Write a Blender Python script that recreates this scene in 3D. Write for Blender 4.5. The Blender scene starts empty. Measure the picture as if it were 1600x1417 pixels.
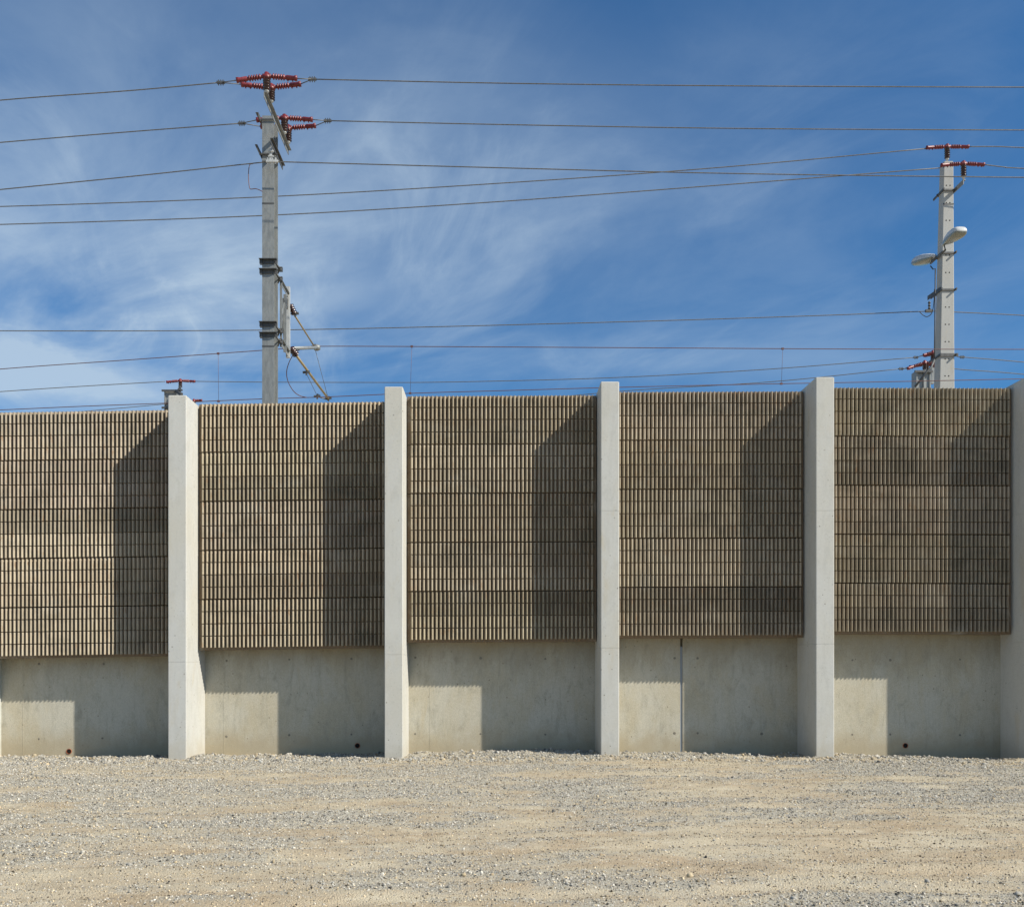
import bpy, bmesh, math, random
import numpy as np
from mathutils import Vector, Matrix
R = math.radians
random.seed(7)
rng = np.random.default_rng(11)
scene = bpy.context.scene
COL = scene.collection

# ------------------------------------------------------------------ camera
W0, H0 = 1600.0, 1417.0          # pixel frame the photograph was measured in
CX, CY, F = 784.0, 1030.0, 1436.0
EYE = 1.8                        # eye height above the gravel yard
cam_d = bpy.data.cameras.new('camera')
cam = bpy.data.objects.new('camera', cam_d); COL.objects.link(cam)
cam.location = (0, 0, EYE); cam.rotation_euler = (R(90), 0, 0)
cam_d.sensor_fit = 'HORIZONTAL'; cam_d.sensor_width = 36
cam_d.lens = 36 * F / W0
cam_d.shift_x = (W0 / 2 - CX) / W0
cam_d.shift_y = (CY - H0 / 2) / W0
cam_d.clip_start = .1; cam_d.clip_end = 6000
scene.camera = cam
scene.render.resolution_x = 1024; scene.render.resolution_y = 906

# ------------------------------------------------------------------ light
SUN = Vector((2.1, -1.0, 1.96)).normalized()
EXPOSURE = 0.57
SKY_STRENGTH = 0.076
SUN_STRENGTH = 4.45
sd = bpy.data.lights.new('sun', 'SUN'); so = bpy.data.objects.new('sun', sd); COL.objects.link(so)
sd.energy = SUN_STRENGTH; sd.angle = R(.5); sd.color = (1, .94, .82)
so.rotation_euler = SUN.to_track_quat('Z', 'Y').to_euler(); so.location = (20, -10, 25)
scene.view_settings.view_transform = 'Standard'; scene.view_settings.look = 'None'
scene.view_settings.exposure = EXPOSURE; scene.view_settings.gamma = 1
try: scene.view_settings.use_curve_mapping = False
except Exception: pass

world = bpy.data.worlds.new('World'); scene.world = world; world.use_nodes = True
wt = world.node_tree; wt.nodes.clear()
def wn(t, **k):
    n = wt.nodes.new(t)
    for a, b in k.items(): setattr(n, a, b)
    return n
def wmath(op, a, b=None, clamp=False):
    n = wn('ShaderNodeMath', operation=op); n.use_clamp = clamp
    for i, v in enumerate((a, b)):
        if v is None: continue
        if isinstance(v, (int, float)): n.inputs[i].default_value = v
        else: wt.links.new(v, n.inputs[i])
    return n.outputs[0]
def wvec(op, a, b):
    n = wn('ShaderNodeVectorMath', operation=op)
    for i, v in enumerate((a, b)):
        if isinstance(v, tuple): n.inputs[i].default_value = v
        else: wt.links.new(v, n.inputs[i])
    return n
sky = wn('ShaderNodeTexSky', sky_type='NISHITA'); sky.sun_disc = False
sky.sun_elevation = math.asin(SUN.z); sky.sun_rotation = math.atan2(SUN.x, SUN.y)
sky.altitude = 400; sky.air_density = 1.0; sky.dust_density = .35; sky.ozone_density = 2.2
tc = wn('ShaderNodeTexCoord')
D = wvec('NORMALIZE', tc.outputs['Generated'], (0, 0, 0)).outputs[0]
sx = wn('ShaderNodeSeparateXYZ'); wt.links.new(D, sx.inputs[0])
zz = wmath('ADD', wmath('MAXIMUM', sx.outputs[2], 0.02), .12)
cb = wn('ShaderNodeCombineXYZ')
wt.links.new(wmath('DIVIDE', sx.outputs[0], zz), cb.inputs[0]); wt.links.new(wmath('DIVIDE', sx.outputs[1], zz), cb.inputs[1])
def wnoise(rot, scl, scale, detail, rough, dist, off=(0, 0, 0)):
    mp = wn('ShaderNodeMapping', vector_type='TEXTURE'); mp.inputs['Rotation'].default_value = (0, 0, rot); mp.inputs['Scale'].default_value = scl
    mp.inputs['Location'].default_value = off
    wt.links.new(cb.outputs[0], mp.inputs[0])
    n = wn('ShaderNodeTexNoise'); n.inputs['Scale'].default_value = scale; n.inputs['Detail'].default_value = detail
    n.inputs['Roughness'].default_value = rough; n.inputs['Distortion'].default_value = dist
    wt.links.new(mp.outputs[0], n.inputs[0]); return n.outputs[0]
def wramp(v, lo, hi):
    n = wn('ShaderNodeMapRange', interpolation_type='SMOOTHSTEP'); wt.links.new(v, n.inputs[0])
    n.inputs[1].default_value = lo; n.inputs[2].default_value = hi; return n.outputs[0]
wisp = wramp(wnoise(R(-38), (1, .62, 1), 1.1, 9, .60, .9), .36, .78)
wisp2 = wramp(wnoise(R(-62), (1, .55, 1), 1.9, 10, .62, .9, (3.1, 1.7, 0)), .42, .82)
veil = wramp(wnoise(R(-20), (1, .7, 1), .7, 6, .5, .5, (1.2, 4.4, 0)), .25, .8)
def blob(px, py, rad, amp, sz=1.0, sxx=1.0):
    c = Vector(((px - CX) / F, 1, (CY - py) / F)).normalized()
    d = wvec('SUBTRACT', D, tuple(c)).outputs[0]
    d = wvec('MULTIPLY', d, (sxx, 1, sz)).outputs[0]
    ln = wn('ShaderNodeVectorMath', operation='LENGTH'); wt.links.new(d, ln.inputs[0])
    q = wmath('DIVIDE', ln.outputs['Value'], rad)
    return wmath('MULTIPLY', wmath('EXPONENT', wmath('MULTIPLY', wmath('MULTIPLY', q, q), -1.0)), amp)
mask = None
for b in [(520, 360, .13, .75, 1.3, .8), (390, 440, .12, 1.0, 1.5, .8), (170, 510, .15, 1.35, 2.3, .7), (60, 570, .12, 1.0, 3, .6),
          (270, 280, .22, .60, 1, 1), (560, 150, .17, .34, 1, 1), (80, 330, .18, .5, 1, 1), (950, 290, .16, .60, 1.8, .8), (700, 300, .16, .4, 1.2, 1),
          (860, 420, .12, .22, 1.5, 1), (1250, 540, .12, .55, 3, .5), (1180, 330, .16, .34, 1.2, 1), (1600, 330, .15, .26, 1, 1), (860, 560, .10, .3, 3, .5),
          (1550, 130, .2, .08, 1, 1), (60, 60, .15, .22, 1, 1)]:
    v = blob(*b); mask = v if mask is None else wmath('ADD', mask, v)
dens = wmath('ADD', wmath('MULTIPLY', wisp, .42), wmath('ADD', wmath('MULTIPLY', wisp2, .36), wmath('MULTIPLY', veil, .60)))
low = wramp(sx.outputs[2], .55, .05)                 # thin veil near the horizon and wisps beyond the frame
mask = wmath('ADD', mask, .05)
mask = wmath('ADD', mask, wmath('MULTIPLY', wramp(sx.outputs[1], .35, -.45), 1.5))   # unseen cloud whitening added behind the viewer as neutral fill light
cl = wmath('MULTIPLY', wmath('MULTIPLY', dens, mask), .54, True)
cl = wmath('MINIMUM', wmath('ADD', cl, wmath('MULTIPLY', low, .06)), .8)
tint = wn('ShaderNodeMix', data_type='RGBA', blend_type='MULTIPLY'); tint.inputs[0].default_value = 1
wt.links.new(sky.outputs[0], tint.inputs[6]); tint.inputs[7].default_value = (.17, .65, 1.0, 1)
mixc = wn('ShaderNodeMix', data_type='RGBA'); wt.links.new(cl, mixc.inputs[0]); wt.links.new(tint.outputs[2], mixc.inputs[6])
mixc.inputs[7].default_value = (4.6, 5.75, 6.9, 1)
bg = wn('ShaderNodeBackground'); bg.inputs[1].default_value = SKY_STRENGTH
wt.links.new(mixc.outputs[2], bg.inputs[0]); wo = wn('ShaderNodeOutputWorld'); wt.links.new(bg.outputs[0], wo.inputs[0])

# ------------------------------------------------------------------ helpers
def P(px, py, Y):
    """world point at depth Y that the photograph shows at (px, py)"""
    return Vector(((px - CX) / F * Y, Y, EYE + (CY - py) / F * Y))

def tag(o, label=None, cat=None, group=None, kind=None):
    if label: o['label'] = label
    if cat: o['category'] = cat
    if group: o['group'] = group
    if kind: o['kind'] = kind
    return o
def link(name, me, mats, parent=None):
    for m in (mats if isinstance(mats, (list, tuple)) else [mats]): me.materials.append(m)
    o = bpy.data.objects.new(name, me); COL.objects.link(o)
    if parent is not None:
        o.parent = parent; o.matrix_parent_inverse = chain(parent).inverted()
    return o
def chain(p):
    m = Matrix.Identity(4); q = p
    while q:
        m = (Matrix.Translation(q.location) @ q.rotation_euler.to_matrix().to_4x4()) @ m if q.parent is None else (q.matrix_parent_inverse @ Matrix.Translation(q.location)) @ m
        q = q.parent
    return m
def empty(name, loc, **k):
    o = bpy.data.objects.new(name, None); o.empty_display_size = .2; COL.objects.link(o); o.location = loc; return tag(o, **k)

class MB:
    """collects shapes in world coordinates, then links them as ONE mesh object"""
    def __init__(s): s.v = []; s.f = []; s.mi = []; s.sm = []
    def add(s, vs, fs, mi=0, smooth=False):
        n = len(s.v); s.v += [tuple(v) for v in vs]; s.f += [tuple(i + n for i in f) for f in fs]
        s.mi += [mi] * len(fs); s.sm += [smooth] * len(fs); return s
    def box(s, x0, x1, y0, y1, z0, z1, mi=0):
        vs = [(x, y, z) for z in (z0, z1) for (x, y) in ((x0, y0), (x1, y0), (x1, y1), (x0, y1))]
        return s.add(vs, [(3, 2, 1, 0), (4, 5, 6, 7), (0, 1, 5, 4), (1, 2, 6, 5), (2, 3, 7, 6), (3, 0, 4, 7)], mi)
    def bar(s, a, b, w, h, mi=0, up=(0, 0, 1)):
        """square bar from a to b"""
        a = Vector(a); b = Vector(b); d = (b - a).normalized(); u = Vector(up)
        if abs(d.dot(u)) > .95: u = Vector((0, 1, 0))
        r = d.cross(u).normalized(); u = r.cross(d).normalized()
        vs = [p + r * (w / 2 * i) + u * (h / 2 * j) for p in (a, b) for (i, j) in ((-1, -1), (1, -1), (1, 1), (-1, 1))]
        return s.add(vs, [(0, 1, 2, 3), (7, 6, 5, 4), (0, 4, 5, 1), (1, 5, 6, 2), (2, 6, 7, 3), (3, 7, 4, 0)], mi)
    def angle(s, a, b, w, h, t=.012, mi=0, flip=1):
        """L-profile: a vertical and a horizontal leg"""
        a = Vector(a); b = Vector(b); d = (b - a).normalized(); r = d.cross(Vector((0, 0, 1))).normalized() * flip
        s.bar(a, b, t, h, mi)
        o = r * (w / 2) + Vector((0, 0, h / 2 - t / 2))
        return s.bar(a + o, b + o, w, t, mi)
    def lathe(s, a, b, prof, n=12, mi=0):
        """prof = [(t 0..1, radius)] turned about the axis a-b"""
        a = Vector(a); b = Vector(b); d = (b - a); dn = d.normalized()
        u = Vector((0, 0, 1)) if abs(dn.z) < .9 else Vector((1, 0, 0))
        r = dn.cross(u).normalized(); u = r.cross(dn)
        vs = []; fs = []
        for (t, rad) in prof:
            c = a + d * t
            for k in range(n):
                an = 2 * math.pi * k / n; vs.append(c + r * (rad * math.cos(an)) + u * (rad * math.sin(an)))
        for i in range(len(prof) - 1):
            for k in range(n):
                k2 = (k + 1) % n; fs.append((i * n + k, i * n + k2, (i + 1) * n + k2, (i + 1) * n + k))
        fs.append(tuple(range(n))[::-1]); fs.append(tuple(range((len(prof) - 1) * n, len(prof) * n)))
        return s.add(vs, fs, mi, True)
    def tube(s, pts, r, n=8, mi=0):
        pts = [Vector(p) for p in pts]; vs = []; fs = []
        for i, p in enumerate(pts):
            d = (pts[min(i + 1, len(pts) - 1)] - pts[max(i - 1, 0)]).normalized()
            u = Vector((0, 0, 1)) if abs(d.z) < .95 else Vector((1, 0, 0))
            q = d.cross(u).normalized(); u = q.cross(d)
            for k in range(n):
                an = 2 * math.pi * k / n; vs.append(p + q * (r * math.cos(an)) + u * (r * math.sin(an)))
        for i in range(len(pts) - 1):
            for k in range(n):
                k2 = (k + 1) % n; fs.append((i * n + k, i * n + k2, (i + 1) * n + k2, (i + 1) * n + k))
        fs.append(tuple(range(n))[::-1]); fs.append(tuple(range((len(pts) - 1) * n, len(pts) * n)))
        return s.add(vs, fs, mi, True)
    def build(s, name, mats, parent=None):
        me = bpy.data.meshes.new(name); me.from_pydata(s.v, [], s.f); me.update()
        me.polygons.foreach_set('material_index', s.mi); me.polygons.foreach_set('use_smooth', s.sm)
        o = link(name, me, mats, parent)
        bm = bmesh.new(); bm.from_mesh(me); bmesh.ops.recalc_face_normals(bm, faces=bm.faces); bm.to_mesh(me); bm.free()
        return o
def spline(pts, n=10):
    pts = [Vector(p) for p in pts]
    if len(pts) < 3:
        return [pts[0].lerp(pts[1], i / n) for i in range(n + 1)]
    q = [pts[0] * 2 - pts[1]] + pts + [pts[-1] * 2 - pts[-2]]; out = []
    for i in range(1, len(q) - 2):
        for k in range(n):
            t = k / n; a, b, c, d = q[i - 1], q[i], q[i + 1], q[i + 2]
            out.append(.5 * ((2 * b) + (c - a) * t + (2 * a - 5 * b + 4 * c - d) * t * t + (3 * b - a - 3 * c + d) * t ** 3))
    return out + [pts[-1]]

# ------------------------------------------------------------------ materials
class Mat:
    def __init__(s, name, rough=.8, metal=0.0, spec=.3):
        s.m = bpy.data.materials.new(name); s.m.use_nodes = True; s.t = s.m.node_tree
        s.b = s.t.nodes['Principled BSDF']; s.b.inputs['Roughness'].default_value = rough
        s.b.inputs['Metallic'].default_value = metal; s.b.inputs['Specular IOR Level'].default_value = spec
        s.co = s.n('ShaderNodeTexCoord').outputs['Object']
    def n(s, t, **k):
        n = s.t.nodes.new(t)
        for a, b in k.items(): setattr(n, a, b)
        return n
    def L(s, a, b): s.t.links.new(a, b)
    def noise(s, scale, detail=4, rough=.55, dist=0, scl=(1, 1, 1), out=0, loc=(0, 0, 0)):
        mp = s.n('ShaderNodeMapping'); mp.inputs['Scale'].default_value = scl; mp.inputs['Location'].default_value = loc; s.L(s.co, mp.inputs[0])
        n = s.n('ShaderNodeTexNoise'); n.inputs['Scale'].default_value = scale; n.inputs['Detail'].default_value = detail
        n.inputs['Roughness'].default_value = rough; n.inputs['Distortion'].default_value = dist
        s.L(mp.outputs[0], n.inputs[0]); return n.outputs[out]
    def voro(s, scale, feature='F1', out=0, scl=(1, 1, 1)):
        mp = s.n('ShaderNodeMapping'); mp.inputs['Scale'].default_value = scl; s.L(s.co, mp.inputs[0])
        n = s.n('ShaderNodeTexVoronoi', feature=feature); n.inputs['Scale'].default_value = scale; s.L(mp.outputs[0], n.inputs[0]); return n.outputs[out]
    def rng(s, v, lo, hi, a=0, b=1, smooth=True):
        n = s.n('ShaderNodeMapRange', interpolation_type='SMOOTHSTEP' if smooth else 'LINEAR'); s.L(v, n.inputs[0])
        for i, q in enumerate((lo, hi, a, b)): n.inputs[i + 1].default_value = q
        return n.outputs[0]
    def math(s, op, a, b, clamp=False):
        n = s.n('ShaderNodeMath', operation=op); n.use_clamp = clamp
        for i, v in enumerate((a, b)):
            if isinstance(v, (int, float)): n.inputs[i].default_value = v
            else: s.L(v, n.inputs[i])
        return n.outputs[0]
    def mix(s, f, a, b, blend='MIX'):
        n = s.n('ShaderNodeMix', data_type='RGBA', blend_type=blend)
        for i, v in ((0, f), (6, a), (7, b)):
            if isinstance(v, (int, float)): n.inputs[i].default_value = v
            elif isinstance(v, tuple): n.inputs[i].default_value = (*v, 1)
            else: s.L(v, n.inputs[i])
        return n.outputs[2]
    def gray(s, v):
        n = s.n('ShaderNodeCombineXYZ')
        for i in range(3): s.L(v, n.inputs[i])
        return n.outputs[0]
    def attr(s, name): return s.n('ShaderNodeAttribute', attribute_name=name)
    def color(s, c):
        if isinstance(c, tuple): s.b.inputs['Base Color'].default_value = (*c, 1)
        else: s.L(c, s.b.inputs['Base Color'])
        return s
    def bump(s, h, strength=.3, dist=.01):
        n = s.n('ShaderNodeBump'); n.inputs['Strength'].default_value = strength; n.inputs['Distance'].default_value = dist
        s.L(h, n.inputs['Height']); s.L(n.outputs[0], s.b.inputs['Normal']); return s
    def sep(s):
        n = s.n('ShaderNodeSeparateXYZ'); s.L(s.n('ShaderNodeNewGeometry').outputs['Position'], n.inputs[0]); return n.outputs

def concrete(name, base, warm, dark, blot=.5, holes=True, wall=False, speck=.12):
    m = Mat(name, rough=.88, spec=.25)
    pos = m.n('ShaderNodeNewGeometry').outputs['Position']; m.co = pos
    a = m.rng(m.noise(1.1, 5, .6, .4, (1, 1, .6)), .35, .68)
    c = m.mix(m.math('MULTIPLY', a, blot), base, warm)
    b = m.rng(m.noise(3.3, 6, .65, .6, (1.6, 1.6, .7), loc=(5, 2, 1)), .48, .75)
    c = m.mix(m.math('MULTIPLY', b, blot * .7), c, dark)
    st = m.rng(m.noise(9, 4, .6, .2, (1.5, 1.5, .12)), .50, .78)      # faint vertical runs
    c = m.mix(m.math('MULTIPLY', st, .45 if wall else .3), c, dark)
    ys = m.rng(m.noise(2.1, 5, .65, .5, (1.6, 1.6, .5), loc=(7, 3, 8)), .56, .74)
    c = m.mix(m.math('MULTIPLY', ys, .35), c, (.44, .365, .235))      # ochre bleeding
    lt = m.rng(m.noise(1.6, 4, .6, .3, (1.5, 1.5, .7), loc=(2, 6, 1)), .55, .75)
    c = m.mix(m.math('MULTIPLY', lt, .35), c, tuple(min(1, q * 1.13) for q in base))
    fine = m.rng(m.noise(110, 3, .7), .25, .75, 1 - speck, 1 + speck, False)
    c = m.mix(1.0, c, m.gray(fine), 'MULTIPLY')
    med = m.rng(m.noise(22, 5, .7), .2, .8, .93, 1.06, False)
    c = m.mix(1.0, c, m.gray(med), 'MULTIPLY')
    h = m.noise(60, 6, .65)
    if holes:
        v = m.voro(7.5); hole = m.rng(v, .06, .11, 1, 0)
        gate = m.rng(m.noise(2.3, 2, .5, loc=(9, 4, 2)), .50, .56)
        hole = m.math('MULTIPLY', hole, gate)
        v2 = m.voro(22); h2 = m.math('MULTIPLY', m.rng(v2, .10, .18, 1, 0), m.rng(m.noise(3.1, 2, .5, loc=(1, 7, 2)), .47, .58))
        hole = m.math('MAXIMUM', hole, m.math('MULTIPLY', h2, .6))
        c = m.mix(m.math('MULTIPLY', hole, .75), c, (.10, .085, .06))
    z = m.sep()[2]
    wob = m.math('ADD', z, m.rng(m.noise(2.2, 4, .6), .2, .8, -.25, .25, False))
    dirt = m.rng(wob, .0, .55 if wall else .38, .95 if wall else .7, 0)
    c = m.mix(m.math('MULTIPLY', dirt, .75 if wall else .4), c, (.36, .30, .20))      # splashed yard dust along the foot
    if wall:
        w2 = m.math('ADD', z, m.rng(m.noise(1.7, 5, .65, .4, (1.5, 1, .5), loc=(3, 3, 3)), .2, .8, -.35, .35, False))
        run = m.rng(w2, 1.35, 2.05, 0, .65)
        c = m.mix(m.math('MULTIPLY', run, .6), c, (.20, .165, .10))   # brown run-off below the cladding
    m.color(c); m.bump(h, .6 if wall else .25, .006)
    return m.m
M_COL = concrete('column_concrete', (.50, .497, .47), (.485, .465, .405), (.40, .395, .365), .75)
M_WALL = concrete('wall_concrete', (.465, .442, .37), (.435, .39, .29), (.31, .293, .235), 1.0, wall=True, speck=.3)

def cladding():
    m = Mat('wood_chip_concrete', rough=.95, spec=.12)
    m.co = m.n('ShaderNodeNewGeometry').outputs['Position']
    at = m.attr('tint').outputs['Color']
    g = m.rng(m.noise(140, 4, .75), .25, .75, .58, 1.30, False)
    c = m.mix(1.0, at, m.gray(g), 'MULTIPLY')
    bl = m.rng(m.noise(.9, 6, .62, .7, (1, 1, 1.6)), .50, .72)
    c = m.mix(m.math('MULTIPLY', bl, .40), c, (.115, .105, .075))     # weathered darker patches
    bl2 = m.rng(m.noise(1.7, 5, .6, .5, (1, 1, .8), loc=(4, 9, 2)), .55, .78)
    c = m.mix(m.math('MULTIPLY', bl2, .25), c, (.31, .235, .15))
    fl = m.math('MULTIPLY', m.rng(m.noise(13, 3, .6, 0, (2.2, 1, .35)), .56, .68), m.rng(m.noise(1.3, 3, .5, loc=(8, 1, 3)), .40, .60))
    lt = m.rng(m.noise(1.2, 5, .65, .4, (1, 1, 1.5), loc=(1, 5, 7)), .5, .72); c = m.mix(m.math('MULTIPLY', lt, .3), c, (.50, .465, .39))
    c = m.mix(m.math('MULTIPLY', fl, .55), c, (.27, .145, .07))      # rusty flecks
    m.color(c); m.bump(m.noise(150, 5, .8), .8, .008); return m.m
M_CLAD = cladding()

def metal(name, c1, c2, rough=.5, met=.6, sc=6):
    m = Mat(name, rough=rough, metal=met, spec=.5); m.co = m.n('ShaderNodeNewGeometry').outputs['Position']
    a = m.rng(m.noise(sc, 6, .7, .4, (2, 2, .6)), .3, .7)
    b = m.rng(m.noise(70, 3, .6), .3, .7, .88, 1.1, False)
    m.color(m.mix(1.0, m.mix(a, c1, c2), m.gray(b), 'MULTIPLY')); m.bump(m.noise(40, 3), .06, .004); return m.m
M_GALV = metal('galvanised_steel', (.19, .20, .20), (.28, .29, .285), .55, .3)
M_GALVD = metal('dull_steel', (.060, .064, .068), (.11, .11, .11), .6, .3)
M_WHITE = metal('bright_zinc', (.42, .43, .42), (.56, .56, .545), .45, .2)
M_RED = metal('red_insulator_rubber', (.10, .008, .011), (.23, .026, .028), .42, 0)
M_BROWN = metal('dark_glazed_porcelain', (.022, .010, .009), (.05, .018, .015), .22, 0)
M_WIRE = metal('weathered_aluminium_wire', (.10, .098, .095), (.17, .165, .155), .6, .3)
M_COPPER = metal('oxidised_copper_wire', (.115, .060, .060), (.16, .080, .076), .6, .3)
M_BRASS = metal('bronze_tube', (.30, .235, .12), (.38, .30, .17), .5, .4)
M_POLE = concrete('spun_pole_concrete', (.40, .40, .385), (.375, .37, .35), (.33, .32, .29), .5, holes=False)
M_DARK = Mat('dark_hole', .9).color((.012, .011, .010)).m
M_PLUG = Mat('tie_hole_mortar', .95).color((.20, .185, .15)).m
M_SEAL = Mat('joint_rubber', .7).color((.24, .26, .28)).m
M_PVC = Mat('orange_drain_pipe', .5, spec=.4).color((.33, .09, .035)).m
M_LAMPW = metal('lamp_housing_paint', (.44, .455, .46), (.56, .565, .56), .35, 0)
def glassmat():
    m = Mat('lamp_cover_plastic', .15, spec=.5); m.color((.30, .31, .27)); m.b.inputs['Transmission Weight'].default_value = .35
    m.b.inputs['Alpha'].default_value = 1; return m.m
M_GLASS = glassmat()

# ------------------------------------------------------------------ noise for terrain
def vnoise(x, y, seed):
    r = np.random.default_rng(seed); T = r.random((256, 256))
    xi = np.floor(x).astype(int); yi = np.floor(y).astype(int); fx = x - xi; fy = y - yi
    fx = fx * fx * (3 - 2 * fx); fy = fy * fy * (3 - 2 * fy)
    g = lambda a, b: T[a % 256, b % 256]
    return (g(xi, yi) * (1 - fx) + g(xi + 1, yi) * fx) * (1 - fy) + (g(xi, yi + 1) * (1 - fx) + g(xi + 1, yi + 1) * fx) * fy
def fbm(x, y, seed, o=5, p=.55):
    s = 0; a = 1; t = 0
    for i in range(o):
        s = s + a * vnoise(x * 2 ** i + 17 * i, y * 2 ** i + 9 * i, seed + i); t += a; a *= p
    return s / t
YF, YP, YW = 17.0, 17.680, 18.07         # column fronts, cladding plates, retaining wall face
def ground_h(x, y):
    xf = np.array([-30, -8.7, -6.0, -2.0, 2.0, 6.0, 9.9, 30.]); zf = np.array([-.09, -.07, -.055, -.03, .02, -.01, -.075, -.09])
    xw = np.array([-30, -9.8, -7.3, -4.2, 0, 4.0, 7.7, 9.5, 30.]); zw = np.array([-.15, -.125, -.10, -.06, .014, -.036, -.10, -.15, -.16])
    hf = np.interp(x, xf, zf); hw = np.interp(x, xw, zw)
    t = np.clip((y - 16.9) / (YW - 16.9), 0, 1); h = hf * (1 - t) + hw * t
    near = np.clip((y - 13.5) / 3.2, 0, 1); near = near * near * (3 - 2 * near); h = h * near
    ca, sa = math.cos(.07), math.sin(-.07); u = x * ca - y * sa; v = x * sa + y * ca
    fade = np.clip(1 - (np.hypot(x, y - 10) - 24) / 20, 0, 1)
    h = h + fade * ((fbm(u * .35, v * 1.1, 3) - .5) * .10 + (fbm(u * 1.3, v * 4, 21, 4) - .5) * .045 + (fbm(x * 6, y * 6, 33, 3) - .5) * .022)
    h = h + near * (y < 18.3) * fade * ((fbm(x * .9, y * 1.5, 91, 4) - .48) * .12 + (fbm(x * 5, y * 5, 95, 3) - .5) * .07) * np.clip((y - 16.4) / .8, 0, 1)
    wv = (fbm(u * .25, v * .0 + 3, 61, 3) - .5) * 1.1
    for (vc, wd_, dp_) in TRACKS: q_ = (v + wv - vc) / wd_; h = h + fade * dp_ * (np.exp(-(q_ - 1.5) ** 2) * .5 + np.exp(-(q_ + 1.5) ** 2) * .4 - np.exp(-q_ ** 2))
    return h
TRACKS = [(6.9, .13, .022), (7.5, .11, .018), (8.6, .14, .024), (9.25, .12, .018), (10.9, .16, .022), (12.4, .16, .02), (13.9, .18, .02)]
def gravel_m(x, y):
    ca, sa = math.cos(.07), math.sin(-.07); u = x * ca - y * sa; v = x * sa + y * ca
    n = fbm(u * .50 + 3, v * 1.05, 51, 6, .62); n2 = fbm(u * 1.7, v * 4.5, 71, 4, .6)
    base = np.interp(y, [4, 6.5, 8.5, 9.6, 10.2, 11.8, 13.0, 13.8, 14.6, 16.2, 17, 18.3], [.16, .20, .20, .26, .50, .62, .50, .46, .66, .78, .92, .95])
    left = np.clip((-x) / 9, -.6, 1) * np.interp(y, [8, 9, 13, 14], [0, .16, .10, -.02])
    wv = (fbm(u * .25, v * .0 + 3, 61, 3) - .5) * 1.1
    for (vc, wd_, dp_) in TRACKS: q_ = (v + wv - vc) / wd_; base = base + (np.exp(-(np.abs(q_) - 1.6) ** 2) * .16 - np.exp(-q_ ** 2 * 1.5) * .10) * (fbm(u * .5, v, 62, 2) > .45)
    return np.clip((base + left - .5) * 1.0 + (n - .5) * np.interp(y, [8, 11], [1.7, 2.6]) + (n2 - .5) * 1.5 + .5, 0, 1)

# ------------------------------------------------------------------ ground
def axis(lo, hi, st, far):
    c = list(np.arange(lo, hi + 1e-6, st)); g = st; q = hi; out = []
    while q < far: g *= 1.35; q += g; out.append(q)
    g = st; q = lo; left = []
    while q > -far: g *= 1.35; q -= g; left.append(q)
    return np.array(left[::-1] + c + out)
gx = axis(-15, 15, .055, 2500); gy = axis(4.5, 18.6, .055, 2500)
X, Yg = np.meshgrid(gx, gy); Z = ground_h(X, Yg)
nx, ny = len(gx), len(gy)
co = np.stack([X, Yg, Z], -1).reshape(-1, 3)
idx = np.arange(nx * ny).reshape(ny, nx)
q = np.stack([idx[:-1, :-1], idx[:-1, 1:], idx[1:, 1:], idx[1:, :-1]], -1).reshape(-1, 4)
def np_mesh(name, co, faces, k):
    me = bpy.data.meshes.new(name); me.vertices.add(len(co)); me.vertices.foreach_set('co', co.astype(np.float32).ravel())
    me.loops.add(faces.size); me.loops.foreach_set('vertex_index', faces.astype(np.int32).ravel())
    me.polygons.add(len(faces)); me.polygons.foreach_set('loop_start', np.arange(0, faces.size, k, dtype=np.int32))
    me.update(calc_edges=True); me.validate(); return me
me = np_mesh('ground', co, q, 4)
gm = gravel_m(X, Yg).ravel()
a = me.color_attributes.new('grav', 'FLOAT_COLOR', 'POINT')
a.data.foreach_set('color', np.stack([gm, gm, gm, np.ones_like(gm)], -1).astype(np.float32).ravel())
me.polygons.foreach_set('use_smooth', [True] * len(me.polygons))
def ground_mat():
    m = Mat('sandy_gravel', .97, spec=.1); m.co = m.n('ShaderNodeNewGeometry').outputs['Position']
    g = m.attr('grav').outputs['Fac']
    sand = m.mix(m.rng(m.noise(.55, 5, .6, .6, (1, 2.6, 1)), .35, .68), (.50, .435, .32), (.41, .325, .22))
    sand = m.mix(m.math('MULTIPLY', m.rng(m.noise(2.3, 5, .65, .3, (1, 3, 1), loc=(2, 2, 0)), .5, .75), .6), sand, (.60, .545, .425))
    v = m.n('ShaderNodeTexVoronoi'); v.inputs['Scale'].default_value = 75; m.L(m.co, v.inputs[0])
    cr = m.n('ShaderNodeSeparateColor'); m.L(v.outputs['Color'], cr.inputs[0])
    grey = m.mix(m.rng(cr.outputs[0], .1, .95, 0, 1, False), (.19, .176, .145), (.60, .567, .478))
    v2 = m.n('ShaderNodeTexVoronoi'); v2.inputs['Scale'].default_value = 170; m.L(m.co, v2.inputs[0])
    c2 = m.n('ShaderNodeSeparateColor'); m.L(v2.outputs['Color'], c2.inputs[0])
    grey = m.mix(.5, grey, m.mix(c2.outputs[1], (.21, .188, .145), (.58, .53, .43)))
    f = m.rng(m.math('ADD', g, m.rng(m.noise(16, 5, .7), .2, .8, -.5, .5, False)), .15, .85)
    c = m.mix(f, sand, grey)
    gr = m.rng(m.noise(130, 4, .85), .28, .72, .62, 1.30, False)
    c = m.mix(1.0, c, m.gray(gr), 'MULTIPLY')
    m.color(c)
    hh = m.math('ADD', m.math('MULTIPLY', v.outputs['Distance'], -1.2), m.noise(60, 6, .75))
    m.bump(hh, .7, .014); return m.m
tag(link('ground', me, ground_mat()), 'sandy gravel yard in front of the concrete wall', kind='structure')

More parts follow.
